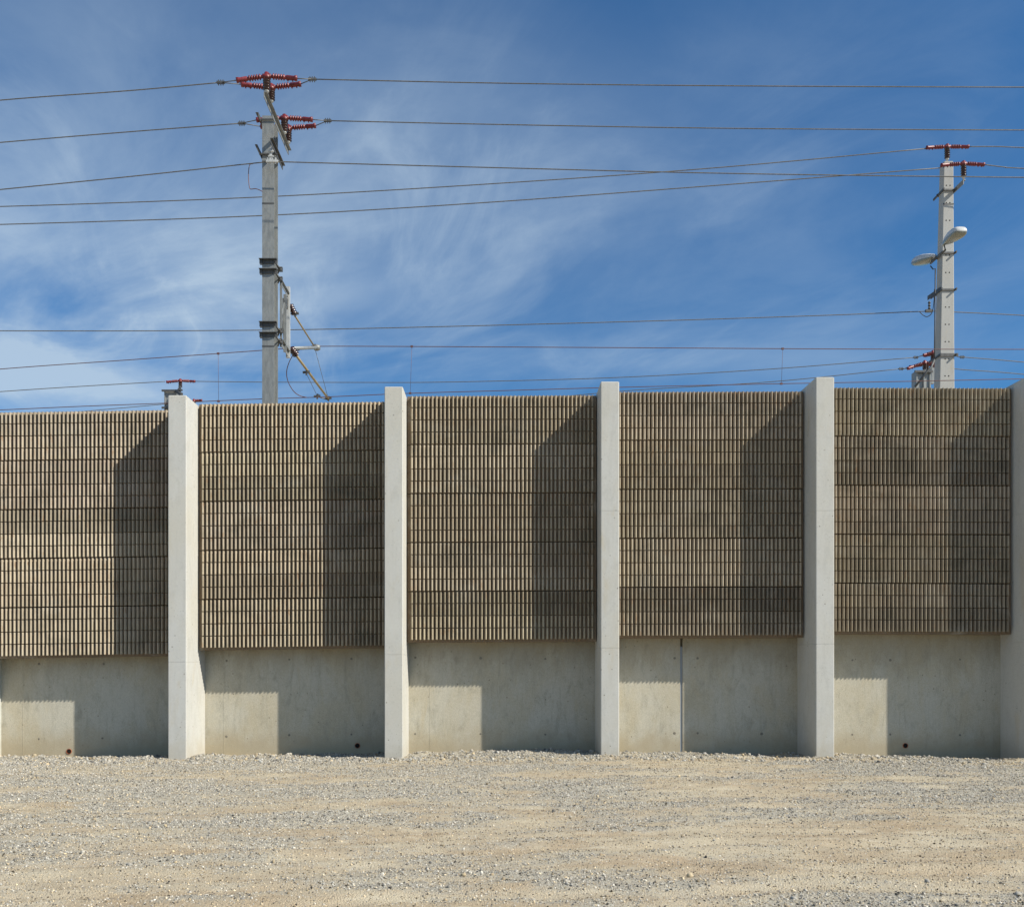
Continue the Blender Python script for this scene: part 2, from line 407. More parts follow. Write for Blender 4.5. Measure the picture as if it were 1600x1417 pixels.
# loose stones: nobody could count them
def stones(n, smin, smax, gate, ico, yr=(6.0, 18.0), pow_=2.2, big=False):
    y = rng.uniform(0, 1, n); y = np.sqrt(yr[0] ** 2 + y * (yr[1] ** 2 - yr[0] ** 2)); x = rng.uniform(-.60, .62, n) * y
    x = np.where(rng.random(n) < .5, x, x); g = gravel_m(x, y)
    keep = rng.random(n) < (gate + (1 - gate) * np.clip((g - .25) / .6, 0, 1) ** 1.3)
    # keep the stones out of the columns
    for cx in COLX:
        keep &= ~((x > cx - .03) & (x < cx + .37) & (y > YF - .02))
    x, y, g = x[keep], y[keep], g[keep]; n = len(x)
    s = smin + (smax - smin) * rng.random(n) ** pow_
    T, TF = ico
    m = len(T); sc = s[:, None] * rng.uniform(.6, 1.35, (n, 3)) * np.array([1, 1, .8])
    V = T[None] * (1 + rng.uniform(-.22, .22, (n, m, 1))) * sc[:, None, :]
    an = rng.uniform(0, 6.283, n); c, sn = np.cos(an), np.sin(an)
    vx = V[..., 0] * c[:, None] - V[..., 1] * sn[:, None]; vy = V[..., 0] * sn[:, None] + V[..., 1] * c[:, None]
    z0 = ground_h(x, y) + sc[:, 2] * rng.uniform(-.1, .55, n)
    co = np.stack([vx + x[:, None], vy + y[:, None], V[..., 2] + z0[:, None]], -1).reshape(-1, 3)
    F_ = (TF[None] + (np.arange(n) * m)[:, None, None]).reshape(-1, 3)
    lum = np.clip(rng.normal(.33, .18, n) if smax < .018 else rng.normal(.30, .09, n), .04 if smax < .018 else .15, .78 if smax < .018 else .52); warm = rng.random(n)
    tanm = (rng.random(n) < (.65 - .5 * g))
    colr = np.stack([lum * (1.04 + .05 * warm), lum, lum * (.91 - .08 * warm)], -1)
    colr[tanm] = colr[tanm] * np.array([1.12, .98, .76])
    cc = np.repeat(np.concatenate([colr, np.ones((n, 1))], 1), m, 0)
    return co, F_, cc
ph = (1 + 5 ** .5) / 2
IV = np.array([(-1, ph, 0), (1, ph, 0), (-1, -ph, 0), (1, -ph, 0), (0, -1, ph), (0, 1, ph), (0, -1, -ph), (0, 1, -ph), (ph, 0, -1), (ph, 0, 1), (-ph, 0, -1), (-ph, 0, 1)]) / math.sqrt(1 + ph * ph)
IF = np.array([(0, 11, 5), (0, 5, 1), (0, 1, 7), (0, 7, 10), (0, 10, 11), (1, 5, 9), (5, 11, 4), (11, 10, 2), (10, 7, 6), (7, 1, 8), (3, 9, 4), (3, 4, 2), (3, 2, 6), (3, 6, 8), (3, 8, 9), (4, 9, 5), (2, 4, 11), (6, 2, 10), (8, 6, 7), (9, 8, 1)])
OV = np.array([(1, 0, 0), (-1, 0, 0), (0, 1, 0), (0, -1, 0), (0, 0, 1), (0, 0, -1.)]); OF = np.array([(0, 2, 4), (2, 1, 4), (1, 3, 4), (3, 0, 4), (2, 0, 5), (1, 2, 5), (3, 1, 5), (0, 3, 5)])
FLX = [-10.18, -6.174, -2.170, 1.832, 5.811, 9.805]        # left front edges of the columns in view
COLX = [FLX[0] - 4.0] + FLX + [FLX[-1] + 4.0]
sets = [stones(380000, .0040, .0105, .42, (OV, OF)), stones(60000, .007, .016, .05, (OV, OF), pow_=2.2), stones(4000, .014, .026, .03, (IV, IF), pow_=3),
        stones(6500, .008, .038, .5, (IV, IF), (16.2, 18.04), 2.6), stones(12000, .006, .022, .5, (OV, OF), (16.0, 18.04), 2.2)]
off = 0; cs, fs_, ks = [], [], []
for c_, f_, k_ in sets: cs.append(c_); fs_.append(f_ + off); ks.append(k_); off += len(c_)
me = np_mesh('gravel', np.concatenate(cs), np.concatenate(fs_), 3)
a = me.color_attributes.new('tint', 'FLOAT_COLOR', 'POINT'); a.data.foreach_set('color', np.concatenate(ks).astype(np.float32).ravel())
m = Mat('loose_stone', .9, spec=.25); m.color(m.attr('tint').outputs['Color'])
tag(link('gravel', me, m.m), 'grey and tan loose gravel strewn over the sandy yard', 'gravel', kind='stuff')

# embankment carrying the railway behind the wall (seen only from elsewhere)
b = MB(); b.box(-90, 90, YW + .32, 75, -.4, 5.0)
tag(b.build('embankment', ground_mat()), 'raised track bed behind the wall', kind='structure')

# ------------------------------------------------------------------ retaining wall
wx0, wx1 = COLX[0] - 3, COLX[-1] + 3
jx = (1064.6 - CX) / F * YW
wall = empty('retaining_wall', (0, YW, 0), label='low smooth grey concrete wall at the gravel edge, running behind all the columns', cat='wall', kind='thing')
b = MB()
b.box(wx0, jx - .024, YW, YW + .3, -.5, 4.3); b.box(jx + .024, wx1, YW, YW + .3, -.5, 4.3); b.box(jx - .024, jx + .024, YW + .09, YW + .29, -.5, 4.3)
for px in (350, 36, 672): # seams left by the formwork
    x = (px - CX) / F * YW; b.box(x - .006, x + .006, YW - .0025, YW + .01, -.5, 2.0)
b.build('wall_face', M_WALL, wall)
b = MB(); b.box(jx - .023, jx + .023, YW + .012, YW + .088, -.5, 2.05); b.build('joint_seal', M_SEAL, wall)
def disc(b, c, r, n=14, mi=0, d=.004):
    b.lathe(c, Vector(c) + Vector((0, -d, 0)), [(0, r), (.6, r), (1, r * .85)], n, mi)
b = MB()
for (px, py) in [(160, 1153), (162, 1037), (61, 1037), (61, 1154), (354, 1150), (354, 1032), (549, 1147), (452, 1148), (452, 1030), (549, 1029), (649, 1146), (751, 1146), (649, 1027),
                 (751, 1028), (852, 1147), (852, 1029), (1054, 1028), (1054, 1145), (1090, 1028), (1090, 1145), (1190, 1146), (1332, 1031), (1391, 1031), (1391, 1147), (1332, 1147), (1500, 1030), (1500, 1148)]:
    b = MB(); disc(b, P(px, py, YW), random.uniform(.018, .028)); b.build('tie_hole', M_PLUG, wall)
for (px, py) in ((108, 1173.5), (558.5, 1164.5), (1414.5, 1164.5)):
    c = P(px, py, YW); b = MB()
    n = 24; vs = []; fs = []
    for (r, d) in ((.052, .004), (.052, -.012), (.044, -.012), (.044, .004)):
        for k in range(n): an = 2 * math.pi * k / n; vs.append((c.x + r * math.cos(an), c.y + d, c.z + r * math.sin(an)))
    for i in range(3):
        for k in range(n): k2 = (k + 1) % n; fs.append((i * n + k, i * n + k2, (i + 1) * n + k2, (i + 1) * n + k))
    b.add(vs, fs, 0, False); pipe = b.build('drain_pipe', M_PVC, wall)
    b = MB(); disc(b, (c.x, c.y - .001, c.z), .043, 20); b.build('pipe_mouth', M_DARK, pipe)

# ------------------------------------------------------------------ columns
TOPS = [4.70, 4.882, 5.041, 5.136, 5.219, 5.285]; JOINT = [-.20, -.05, .086, .21, .284, .33]
slope0 = TOPS[1] - TOPS[0]
tops = [TOPS[0] - .18] + TOPS + [TOPS[-1] + .04]; joints = [-.3] + JOINT + [.35]
CLAB = ['pale grey concrete column beyond the left edge of the yard', 'white sunlit sliver of the concrete column at the far left edge',
        'concrete column with a broad white sunlit side, small insulator rising behind it', 'concrete column right of the tall steel mast, thin bright side strip',
        'concrete column seen almost straight on, left of the wall with a dark vertical joint', 'tall concrete column right of the vertical joint, shaded side facing left',
        'shaded side of the concrete column cut by the right edge', 'pale grey concrete column beyond the right edge of the yard']
for i, (x, t, j) in enumerate(zip(COLX, tops, joints)):
    zt = t + EYE; zj = j + EYE; ch = .012
    up = [(4.54, 0), (4.545, .0045), (4.55, 0)] if i >= 4 else []
    rings = [(-.5, 0), (zj - .005, 0), (zj, .0055), (zj + .005, 0)] + up + [(zt - ch, 0), (zt, ch)]
    y0, y1, x0, x1 = YF, YW + .06, x, x + .34
    vs, fs = [], []
    for (z, s_) in rings:
        for (a_, b_) in ((x0 + ch, y0), (x1 - ch, y0), (x1, y0 + ch), (x1, y1), (x0, y1), (x0, y0 + ch)):
            cx_, cy_ = (x0 + x1) / 2, (y0 + y1) / 2
            vs.append((cx_ + (a_ - cx_) * (1 - s_ / .17), cy_ + (b_ - cy_) * (1 - s_ / .55), z))
    for k in range(len(rings) - 1):
        for q_ in range(6): q2 = (q_ + 1) % 6; fs.append((k * 6 + q_, k * 6 + q2, (k + 1) * 6 + q2, (k + 1) * 6 + q_))
    fs.append(tuple(range((len(rings) - 1) * 6, len(rings) * 6)))
    b = MB(); b.v = vs; b.f = fs; b.mi = [0] * len(fs); b.sm = [False] * len(fs)
    o = b.build('concrete_column', M_COL); tag(o, CLAB[i], 'column', 'concrete columns along the wall', 'thing')

# ------------------------------------------------------------------ ribbed cladding
PITCH, RIBD, ROWH = .0787, .088, .2345
RS = F / (YP - RIBD)
def zpx(py): return EYE + (CY - py) / RS
# (left px, top-left, top-right) of every bay, measured on the rib crests
BAY = [(642.5 + 14, 642.5 + 8), (643.2, 638.8), (630.0, 626.0), (617.5, 616.0), (611.0, 610.0), (604.2, 605.2), (604.5, 604.5)]
PLAB = ['ribbed cladding beyond the left edge', 'ribbed brown cladding at the left edge, the column beside it shading its right third',
        'ribbed brown cladding below the tall steel mast', 'ribbed brown cladding in the middle of the wall, between mast and vertical joint',
        'ribbed brown cladding above the vertical wall joint', 'ribbed brown cladding below the concrete lamp pole', 'ribbed cladding beyond the right edge']
SIZES = [(4, 4, 4, 4, 4)] * 7
TONE = (.41, .348, .262)
for bi in range(7):
    x0 = COLX[bi] + .34 + .012; x1 = COLX[bi + 1] - .014; wd = x1 - x0
    zl, zr = zpx(BAY[bi][0]), zpx(BAY[bi][1]); tilt = (zr - zl) / wd
    top = empty('cladding_panel', ((x0 + x1) / 2, YP, zl - 20 * ROWH), label=PLAB[bi], cat='cladding', group='ribbed cladding panels between the columns')
    nr = 45; m0 = (wd - nr * PITCH) / 2
    row = 0
    for si, rows in enumerate(SIZES[bi]):
        V, FQ, C = [], [], []
        def zz_(x, k): return zl + (x - x0) * tilt - k * ROWH
        dx = random.uniform(-.009, .009); dy = random.uniform(-.004, .004)
        tone = np.array(TONE) * (1.04, 1.05, 1.02, .97, .93, .88, .9)[bi] * random.uniform(.88, 1.10) * np.array([1, random.uniform(.985, 1.01), random.uniform(.95, 1.03)])
        last = si == len(SIZES[bi]) - 1
        # back plate
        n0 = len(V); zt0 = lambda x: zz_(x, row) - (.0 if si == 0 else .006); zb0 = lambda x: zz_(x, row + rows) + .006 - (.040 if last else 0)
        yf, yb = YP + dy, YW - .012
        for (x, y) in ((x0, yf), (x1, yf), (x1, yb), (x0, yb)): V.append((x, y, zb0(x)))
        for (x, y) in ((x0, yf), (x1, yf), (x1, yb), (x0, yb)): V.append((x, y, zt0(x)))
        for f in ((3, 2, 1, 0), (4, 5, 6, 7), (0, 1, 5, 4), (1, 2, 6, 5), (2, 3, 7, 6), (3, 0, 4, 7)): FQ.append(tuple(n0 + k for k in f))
        C += [tuple(np.array(TONE) * (.56, .48, .42))] * 8  # rusty brown plate colour, darkened to paint shade into the gaps between ribs
        halves = [random.choice((.76, .9, .97, 1.04, 1.1)) * random.uniform(.96, 1.04) for _ in range(3)]
        NA = 8
        for r_ in range(rows):
            hv = halves[r_ // 2]
            for k in range(nr):
                xc = x0 + m0 + (k + .5) * PITCH + dx + random.uniform(-.0015, .0015)
                w = .0222 + random.uniform(-.0012, .0012); dp = RIBD + random.uniform(-.003, .003)
                zt_ = zz_(xc, row + r_) - (.014 if r_ == 0 else .008) - random.uniform(0, .002); zb_ = zz_(xc, row + r_ + 1) + (.012 if r_ == rows - 1 else .008) + random.uniform(0, .002)
                tn = tone * hv * random.uniform(.86, 1.12); n0 = len(V)
                prof = [(-w, 0)] + [(-w * math.cos(math.pi * q_ / NA), -.030 - (dp - .030) * math.sin(math.pi * q_ / NA)) for q_ in range(NA + 1)] + [(w, 0)]
                lp = len(prof)
                for z in (zb_, zt_):
                    for (a_, b_) in prof: V.append((xc + a_, yf + b_, z))
                C += [tuple(tn)] * (2 * lp)
                for q_ in range(lp - 1): FQ.append((n0 + q_, n0 + q_ + 1, n0 + lp + q_ + 1, n0 + lp + q_))
                FQ.append(tuple(n0 + q_ for q_ in range(lp))[::-1]); FQ.append(tuple(n0 + lp + q_ for q_ in range(lp)))
        me = bpy.data.meshes.new('slab'); me.from_pydata(V, [], FQ); me.update()
        a = me.color_attributes.new('tint', 'FLOAT_COLOR', 'POINT')
        a.data.foreach_set('color', np.array([(*c, 1) for c in C], dtype=np.float32).ravel())
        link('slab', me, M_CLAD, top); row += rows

# ------------------------------------------------------------------ railway equipment
SHED = lambda n, r0, r1: [(0, r0)] + [p for k in range(n) for p in (((k + .25) / n, r0), ((k + .45) / n, r1), ((k + .7) / n, r1 * .92), ((k + .8) / n, r0))] + [(1, r0)]
def post_insulator(parent, base, h=.34, sc=1.0, left=.66, right=.66, ydir=0.0, dzl=-.05, dzr=-.01, sleeve_h=.0):
    """dark shedded post with a red cap and a red ribbed sleeve over the wire on either side"""
    base = Vector(base); b = MB()
    b.lathe(base + Vector((0, 0, h * .14)), base + Vector((0, 0, h * .93)), SHED(5, .052 * sc, .086 * sc), 14)
    o = b.build('post_insulator', M_BROWN, parent)
    b = MB(); b.lathe(base, base + Vector((0, 0, h * .18)), [(0, .022 * sc), (.35, .022 * sc), (.4, .05 * sc), (1, .05 * sc)], 12); b.build('foot', M_WHITE, o)
    t = base + Vector((0, 0, h))
    b = MB(); b.lathe(t - Vector((0, 0, .07 * sc)), t + Vector((0, 0, .085 * sc)), [(0, .075 * sc), (.35, .085 * sc), (.6, .055 * sc), (.9, .05 * sc), (1, .03 * sc)], 14); b.build('cap', M_RED, o)
    for s, L_, dz in ((-1, left, dzl), (1, right, dzr)):
        if L_ <= 0: continue
        b = MB(); prof = [(0, .045), (.12, .05), (.14, .03)]
        for k in range(5): q_ = .20 + k * .085; prof += [(q_, .032), (q_ + .015, .056), (q_ + .045, .052), (q_ + .055, .032)]
        prof += [(.64, .034), (.66, .046), (.90, .040), (.93, .05), (1, .052)]
        b.lathe(t + Vector((0, 0, .0)), t + Vector((s * L_, 0, dz)), [(u_, r_ * sc * 1.12) for (u_, r_) in prof], 12)
        for q_ in (.7, .86): c = t + Vector((s * L_ * q_, 0, dz * q_ - .045 * sc)); b.bar(c, c - Vector((0, 0, .03 * sc)), .025 * sc, .025 * sc)
        b.build('bird_guard', M_RED, o)
    return t
def wire(name, pts, r, mat, label, cat='overhead wire', group='overhead wires above the wall', n=8):
    b = MB(); b.tube(spline(pts, n), r, 6); o = b.build(name, mat); tag(o, label, cat, group); return o
def clamp_on(parent, c, s=1.0):
    b = MB(); c = Vector(c); b.bar(c - Vector((.09 * s, 0, 0)), c + Vector((.09 * s, 0, 0)), .045 * s, .045 * s)
    for q_ in (-.05, 0.0, .05): b.bar(c + Vector((q_ * s, 0, -.06 * s)), c + Vector((q_ * s, 0, .055 * s)), .018 * s, .03 * s)
    return b.build('wire_clamp', M_GALVD, parent)

# ---- steel mast
Y1 = 21.5
def hbeam(b, xc, yf, w, d, z0, z1, tf=.024, tw=.016):
    b.box(xc - w / 2, xc + w / 2, yf, yf + tf, z0, z1); b.box(xc - w / 2, xc + w / 2, yf + d - tf, yf + d, z0, z1)
    b.box(xc - tw / 2, xc + tw / 2, yf + tf, yf + d - tf, z0, z1)
zb_ = 5.0
xl = P(409.6, 600, Y1).x; xr = P(428.0, 600, Y1).x; mc = (xl + xr) / 2; mw = xr - xl
zt = P(0, 181, Y1).z
mast = empty('steel_mast', (mc, Y1 + .19, zb_), label='tall galvanised steel mast with red insulators standing behind the wall', cat='mast')
b = MB(); hbeam(b, mc, Y1, mw, .39, zb_, zt); b.build('pole', M_GALV, mast)
b = MB()                                              # crossarms run away from the viewer beside the mast head
ZA = EYE + 12.32
ax_ = -5.175
b.angle((ax_, 20.0, ZA - .03), (ax_, 22.30, ZA - .03), .07, .12, .014)
b.build('crossarm', M_GALV, mast)
b = MB(); b.angle((xl - .035, Y1 - .22, zt - .10), (xl - .035, Y1 + .62, zt - .10), .06, .10, .012, flip=-1)
b.bar((xl - .05, Y1 - .025, zt - .10), (xr + .12, Y1 - .025, zt - .10), .018, .03); b.bar((xl - .05, Y1 - .025, zt - .55), (xr + .12, Y1 - .025, zt - .55), .001, .001)
b.build('crossarm_clamp', M_GALVD, mast)
t1 = post_insulator(mast, (-5.13, 20.06, ZA + .03), .37, dzl=-.09, dzr=-.05)
t2 = post_insulator(mast, (-5.12, 20.41, ZA + .03), .34, dzl=.07, dzr=.08)
t3 = post_insulator(mast, (-5.116, 21.64, ZA + .03), .39, dzl=-.05, dzr=-.04)
t4 = post_insulator(mast, (-5.12, 22.04, ZA + .03), .38, dzl=.04, dzr=.06)
zs = P(0, 224, 21.1).z
b = MB(); b.angle((xr + .05, 20.98, zs), (xr + .05, 22.15, zs), .06, .11, .014)
b.build('crossarm', M_GALVD, mast)
b = MB(); b.angle((xl - .04, 21.2, zs - .02), (xl - .04, 22.0, zs - .02), .05, .10, .012, flip=-1)
b.bar((xl - .06, Y1 - .02, zs - .04), (xr + .08, Y1 - .02, zs - .04), .03, .035)
b.build('crossarm_clamp', M_GALVD, mast)
W3Y = 21.25; c3 = P(424, 252.5, W3Y)
b = MB(); b.bar(c3 + Vector((-.12, 0, 0)), c3 + Vector((.16, 0, 0)), .06, .05); b.bar(c3 + Vector((-.02, 0, 0)), c3 + Vector((-.02, .05, .34)), .05, .035)
for q_ in (-.08, .02, .1): b.bar(c3 + Vector((q_, 0, -.06)), c3 + Vector((q_, 0, .08)), .022, .03)
for q_ in (.12, .24): b.bar(c3 + Vector((-.07, 0, q_)), c3 + Vector((.05, 0, q_)), .03, .035)
b.build('wire_saddle', M_WHITE, mast)
for py in (409, 424.5, 507, 523.5):                   # collars
    z = P(0, py, Y1).z; b = MB()
    x0_, x1_ = P(404.6, 0, Y1 - .06).x, P(432.2, 0, Y1 - .06).x
    b.box(x0_, x1_, Y1 - .085, Y1 - .003, z + .035, z + .05); b.box(x0_, x1_, Y1 - .018, Y1 - .003, z - .055, z + .035)
    b.box(x0_ + .02, x0_ + .07, Y1 - .04, Y1 - .019, z - .09, z + .03)
    xs = xr + .03
    b.bar((xs, Y1 - .05, z), (xs, Y1 + .48, z - .02), .028, .028); b.bar((xl - .03, Y1 - .05, z), (xl - .03, Y1 + .48, z), .028, .028)
    b.box(xl - .06, xr + .10, Y1 + .394, Y1 + .46, z - .05, z + .05)
    b.bar((xs - .0, Y1 + .05, z - .01), (xs + .10, Y1 + .16, z - .12), .025, .025); b.bar((xs + .11, Y1 + .05, z - .10), (xs + .02, Y1 + .18, z - .2), .025, .025)
    b.build('collar', M_GALVD, mast)
b = MB()                                              # bracket frame carrying the cantilever
xo = P(450.2, 500, 22.8).x; zo0, zo1 = P(0, 559, 22.8).z, P(0, 448.5, 22.8).z
b.box(xo - .045, xo + .045, 22.76, 22.84, zo0, zo1)
xi = xr + .05; zu, zl_ = EYE + 9.0, EYE + 7.57
f = b.build('bracket_frame', M_WHITE, mast)
b = MB(); b.angle((xi, 21.95, zu), (xo, 22.76, zu + .02), .05, .09, .012); b.angle((xi, 21.95, zl_), (xo, 22.76, zl_ + .0), .06, .13, .012)
b.bar((xi, 21.99, zu + .08), (xi, 21.99, zl_ - .1), .05, .04); b.bar((xi + .02, 22.3, zl_ - .12), (xi + .02, 22.3, zu - .15), .07, .03)
b.bar((xi, 22.0, zu - .02), (xo - .02, 22.5, zl_ + .05), .03, .035); b.bar((xi + .01, 22.5, zu - .05), (xi + .0, 22.02, (zu + zl_) / 2 - .05), .03, .035)
b.bar((xi, 22.02, (zu + zl_) / 2 - .05), (xo - .02, 22.6, zl_ + .1), .03, .03)
b.build('bracket_lattice', M_GALV, f)
bp = P(446, 476, 22.8); b = MB(); b.box(bp.x - .10, bp.x + .07, 22.7, 22.9, bp.z - .12, bp.z + .12); b.build('bracket_plate', M_GALVD, f)
# cantilever reaching out over the track
Yc = 25.0
pA = P(455, 480, 22.85); pB = P(458, 489, 23.0); pC = P(491.5, 542, Yc)
pD = P(456, 546, 22.9); pE = P(459.5, 551, 23.0); pF = P(513, 623, 25.8); pG = P(494.3, 543.3, Yc)
cant = MB(); cant.tube([pB, pC], .022, 8); cant.tube([pE, pF], .032, 8)
co_ = cant.build('cantilever', M_BRASS, mast)
b = MB(); b.tube([P(459, 544.3, 22.95), pG], .045, 10); b.lathe(pG + Vector((-.06, 0, 0)), pG + Vector((.1, 0, 0)), [(0, .07), (.5, .09), (1, .06)], 10); b.build('strut', M_GALV, co_)
b = MB(); b.lathe(pA + Vector((-.04, 0, .06)), pB + Vector((.02, 0, -.02)), SHED(4, .05, .095), 12); b.build('stay_insulator', M_BROWN, co_); b = MB(); b.lathe(pD + Vector((-.02, -.04, .02)), pE + Vector((.05, .05, -.05)), SHED(4, .05, .09), 12)
b.build('stay_insulator', M_BROWN, co_)
for c in (pC, pF, P(478.5, 582, 24.0), P(495.5, 619.5, 25.6), pB + Vector((.05, 0, -.03))):
    b = MB(); b.bar(c + Vector((-.09, 0, 0)), c + Vector((.09, 0, .02)), .05, .05); b.bar(c + Vector((0, 0, -.07)), c + Vector((0.02, 0, .07)), .04, .04)
    b.build('fitting', M_GALVD, co_)
b = MB(); b.tube([P(492.7, 547, Yc), P(511.8, 619, 25.8)], .007, 6); b.tube([P(478.3, 583, 24.0), P(495.6, 618.5, 25.6)], .007, 6); b.tube([P(495.6, 619.5, 25.6), P(512, 624.5, 25.8)], .016, 6)
b.build('stay_wire', M_WIRE, co_)
b = MB(); b.tube(spline([P(x, y, 23.4 + .25 * k) for k, (x, y) in enumerate([(467.6, 546.8), (460, 552), (451.6, 566.5), (447.8, 582), (450.4, 597), (459, 611.5), (469, 618.6), (479, 621)])], 6), .011, 6)
b.build('jumper_cable', M_COPPER, mast)
b = MB(); b.tube(spline([P(x, y, 21.3) for (x, y) in [(395, 256.3), (390.5, 257.5), (388.6, 266), (388.3, 280), (389.8, 293), (392, 295.8), (399, 295.2), (405, 297), (410, 299.5)]], 5), .009, 6)
b.build('earthing_cable', M_COPPER, mast)
for py in (318, 541):
    b = MB(); z = P(0, py, Y1).z; b.box(xl - .003, xr + .003, Y1 - .004, Y1 - .001, z - .018, z + .018); b.build('band', M_GALVD, mast)

# ---- concrete lamp pole
Y2 = 28.0
pole = empty('concrete_pole', (P(1480, 0, Y2).x, Y2 + .2, zb_), label='tapering square concrete pole with bolt holes, carrying two lamps', cat='pole')
def sec(z):
    t = (z - (EYE + 8.29)) / (15.17 - 8.29)
    w = .462 + (.296 - .462) * t; xc_ = 13.57 + (P(1482.4, 0, Y2).x - 13.57) * t; d = .39 + (.28 - .39) * t
    return xc_, w, d
X0 = P((1468 + 1491.7) / 2, 0, Y2).x
def sec(z):
    t = (z - P(0, 605, Y2).z) / (P(0, 252, Y2).z - P(0, 605, Y2).z)
    return X0 + (P(1482.4, 0, Y2).x - X0) * t, .462 + (.296 - .462) * t, .39 + (.28 - .39) * t
vs = []; ztp = P(0, 252, Y2).z; ch = .02
for z, q_ in ((zb_, 0), (ztp - .03, 0), (ztp, .03)):
    xc_, w, d = sec(z); w -= q_; yy = Y2 + (.39 - d) / 2 * 0
    vs += [(xc_ - w / 2 + ch, yy, z), (xc_ + w / 2 - ch, yy, z), (xc_ + w / 2, yy + ch, z), (xc_ + w / 2, yy + d - ch, z), (xc_ + w / 2 - ch, yy + d, z), (xc_ - w / 2 + ch, yy + d, z), (xc_ - w / 2, yy + d - ch, z), (xc_ - w / 2, yy + ch, z)]
fs = [(k * 8 + i, k * 8 + (i + 1) % 8, (k + 1) * 8 + (i + 1) % 8, (k + 1) * 8 + i) for k in range(2) for i in range(8)] + [tuple(range(16, 24))]
b = MB(); b.add(vs, fs)
for py in (290, 317, 344.6, 371.5, 399, 426, 453, 480, 507, 534, 561, 587.5):
    z = P(0, py, Y2).z; xc_, w, d = sec(z)
    for s_ in (-.055, .055): disc(b, (xc_ + s_ - .01, Y2 + .001, z), .021, 10, 1, .004)
b.build('shaft', [M_POLE, M_DARK], pole)
def band(py, dx0=.03, dx1=.06, h=.05, lo=0):
    z = P(0, py, Y2).z; xc_, w, d = sec(z)
    b.box(xc_ - w / 2 - dx0, xc_ + w / 2 + dx1, Y2 - .035, Y2 - .006, z - h / 2, z + h / 2)
    b.bar((xc_ - w / 2 - .02, Y2 - .1, z), (xc_ - w / 2 - .02, Y2 + d + .3, z), .035, .06); b.bar((xc_ + w / 2 + .02, Y2 - .12, z), (xc_ + w / 2 + .02, Y2 + d + .05, z), .035, .045)
    b.box(xc_ - w / 2 - .05, xc_ + w / 2 + .05, Y2 + d + .004, Y2 + d + .05, z - .04, z + .04)
for a_ in ((297.5,), (395.5,), (453,), (555, .02, .1, .09)):
    b = MB(); band(*a_); b.build('clamp_band', M_GALVD, pole)
b = MB()
z = P(0, 319, Y2).z; xc_, w, d = sec(z); b.box(xc_ - w / 2 - .003, xc_ + w / 2 + .003, Y2 - .006, Y2 - .002, z - .02, z + .02)
b.build('band', M_GALVD, pole)
b = MB(); e = P(1505.6, 284, 27.5); s_ = P(1489, 300, 28.1); b.angle(e, s_, .07, .14, .016); b.build('bracket', M_GALV, pole)
b = MB(); e2 = P(1449.5, 466, 28.8); s_ = P(1469, 452, 28.05); b.angle(s_, e2, .07, .13, .016)
b.lathe(P(1452, 471, 28.8), P(1452, 484, 28.8), SHED(3, .025, .045), 10); b.bar(P(1446, 486, 28.8), P(1457, 486, 28.8), .07, .08)
b.build('wire_bracket', M_GALVD, pole)
t5 = post_insulator(pole, P(1480, 251.5, 28.15), .43, 1.0, .64, .66, dzl=-.03, dzr=.0)
t6 = post_insulator(pole, P(1505.6, 280, 27.5), .46, 1.0, .68, .62, dzl=-.05, dzr=-.03)
b = MB(); xa = [(1459, 402), (1459, 412), (1461.5, 420), (1461, 470), (1460.5, 520), (1460, 560), (1456, 570), (1449, 580), (1434, 600)]
b.tube([P(1454, 416, 28.5), P(1458, 421, 28.3)] + [P(x, y, 28.05) for x, y in xa[2:6]], .018, 6); b.tube([P(1460, 562, 28.0), P(1455, 574, 27.9), P(1449, 580, 27.9), P(1430, 604, 27.9)], .035, 6)
b.tube(spline([P(1437, 487.5, 28.8), P(1443, 493, 28.7), P(1449, 495, 28.6), P(1456, 489, 28.4), P(1459, 474, 28.2), P(1460, 452, 28.1)], 5), .012, 6)
b.build('cable', M_GALVD, pole)
# lamps
def lamp(root_, tip, wmax, label, armpts):
    root_ = Vector(root_); tip = Vector(tip); d = (tip - root_).normalized(); s = d.cross(Vector((0, 0, 1))).normalized(); u = s.cross(d)
    L_ = (tip - root_).length
    t = empty('street_lamp', root_, label=label, cat='lamp', group='lamp heads on the concrete pole')
    prof = [(0, .22, .05), (.08, .38, .075), (.25, .66, .11), (.5, .92, .14), (.78, 1.0, .145), (.92, .93, .12), (.98, .80, .08), (1, .62, .045)]
    def shell(upper):
        vs, fs = [], []; n = 12
        for (q_, wq, hq) in prof:
            for k in range(n + 1):
                an = math.pi * k / n; cx_ = math.cos(an); sy = math.sin(an)
                cx_ = math.copysign(abs(cx_) ** .65, cx_); sy = sy ** .65
                h_ = hq * 1.25 if upper else -hq * .8
                p = root_ + d * (L_ * q_) + s * (cx_ * wq * wmax / 2) + u * (sy * h_ + (.0 if upper else -.006)); vs.append(p)
        for i in range(len(prof) - 1):
            for k in range(n): fs.append((i * (n + 1) + k, i * (n + 1) + k + 1, (i + 1) * (n + 1) + k + 1, (i + 1) * (n + 1) + k))
        fs.append(tuple(range(n + 1))); fs.append(tuple((len(prof) - 1) * (n + 1) + k for k in range(n + 1)))
        return vs, fs
    b = MB(); b.add(*shell(True), 0, True); b.build('housing', M_LAMPW, t)
    b = MB(); b.add(*shell(False), 0, True); b.build('diffuser', M_GLASS, t)
    b = MB(); b.tube([root_ - d * .10, root_ + d * .08], .045, 10); b.build('socket', M_LAMPW, t)
    b = MB(); b.tube(armpts, .028, 8); b.build('arm', M_GALVD, t)
a0 = P(1477, 391, 27.5); a1 = P(1454, 412, 28.75); am = a0.lerp(a1, .5)
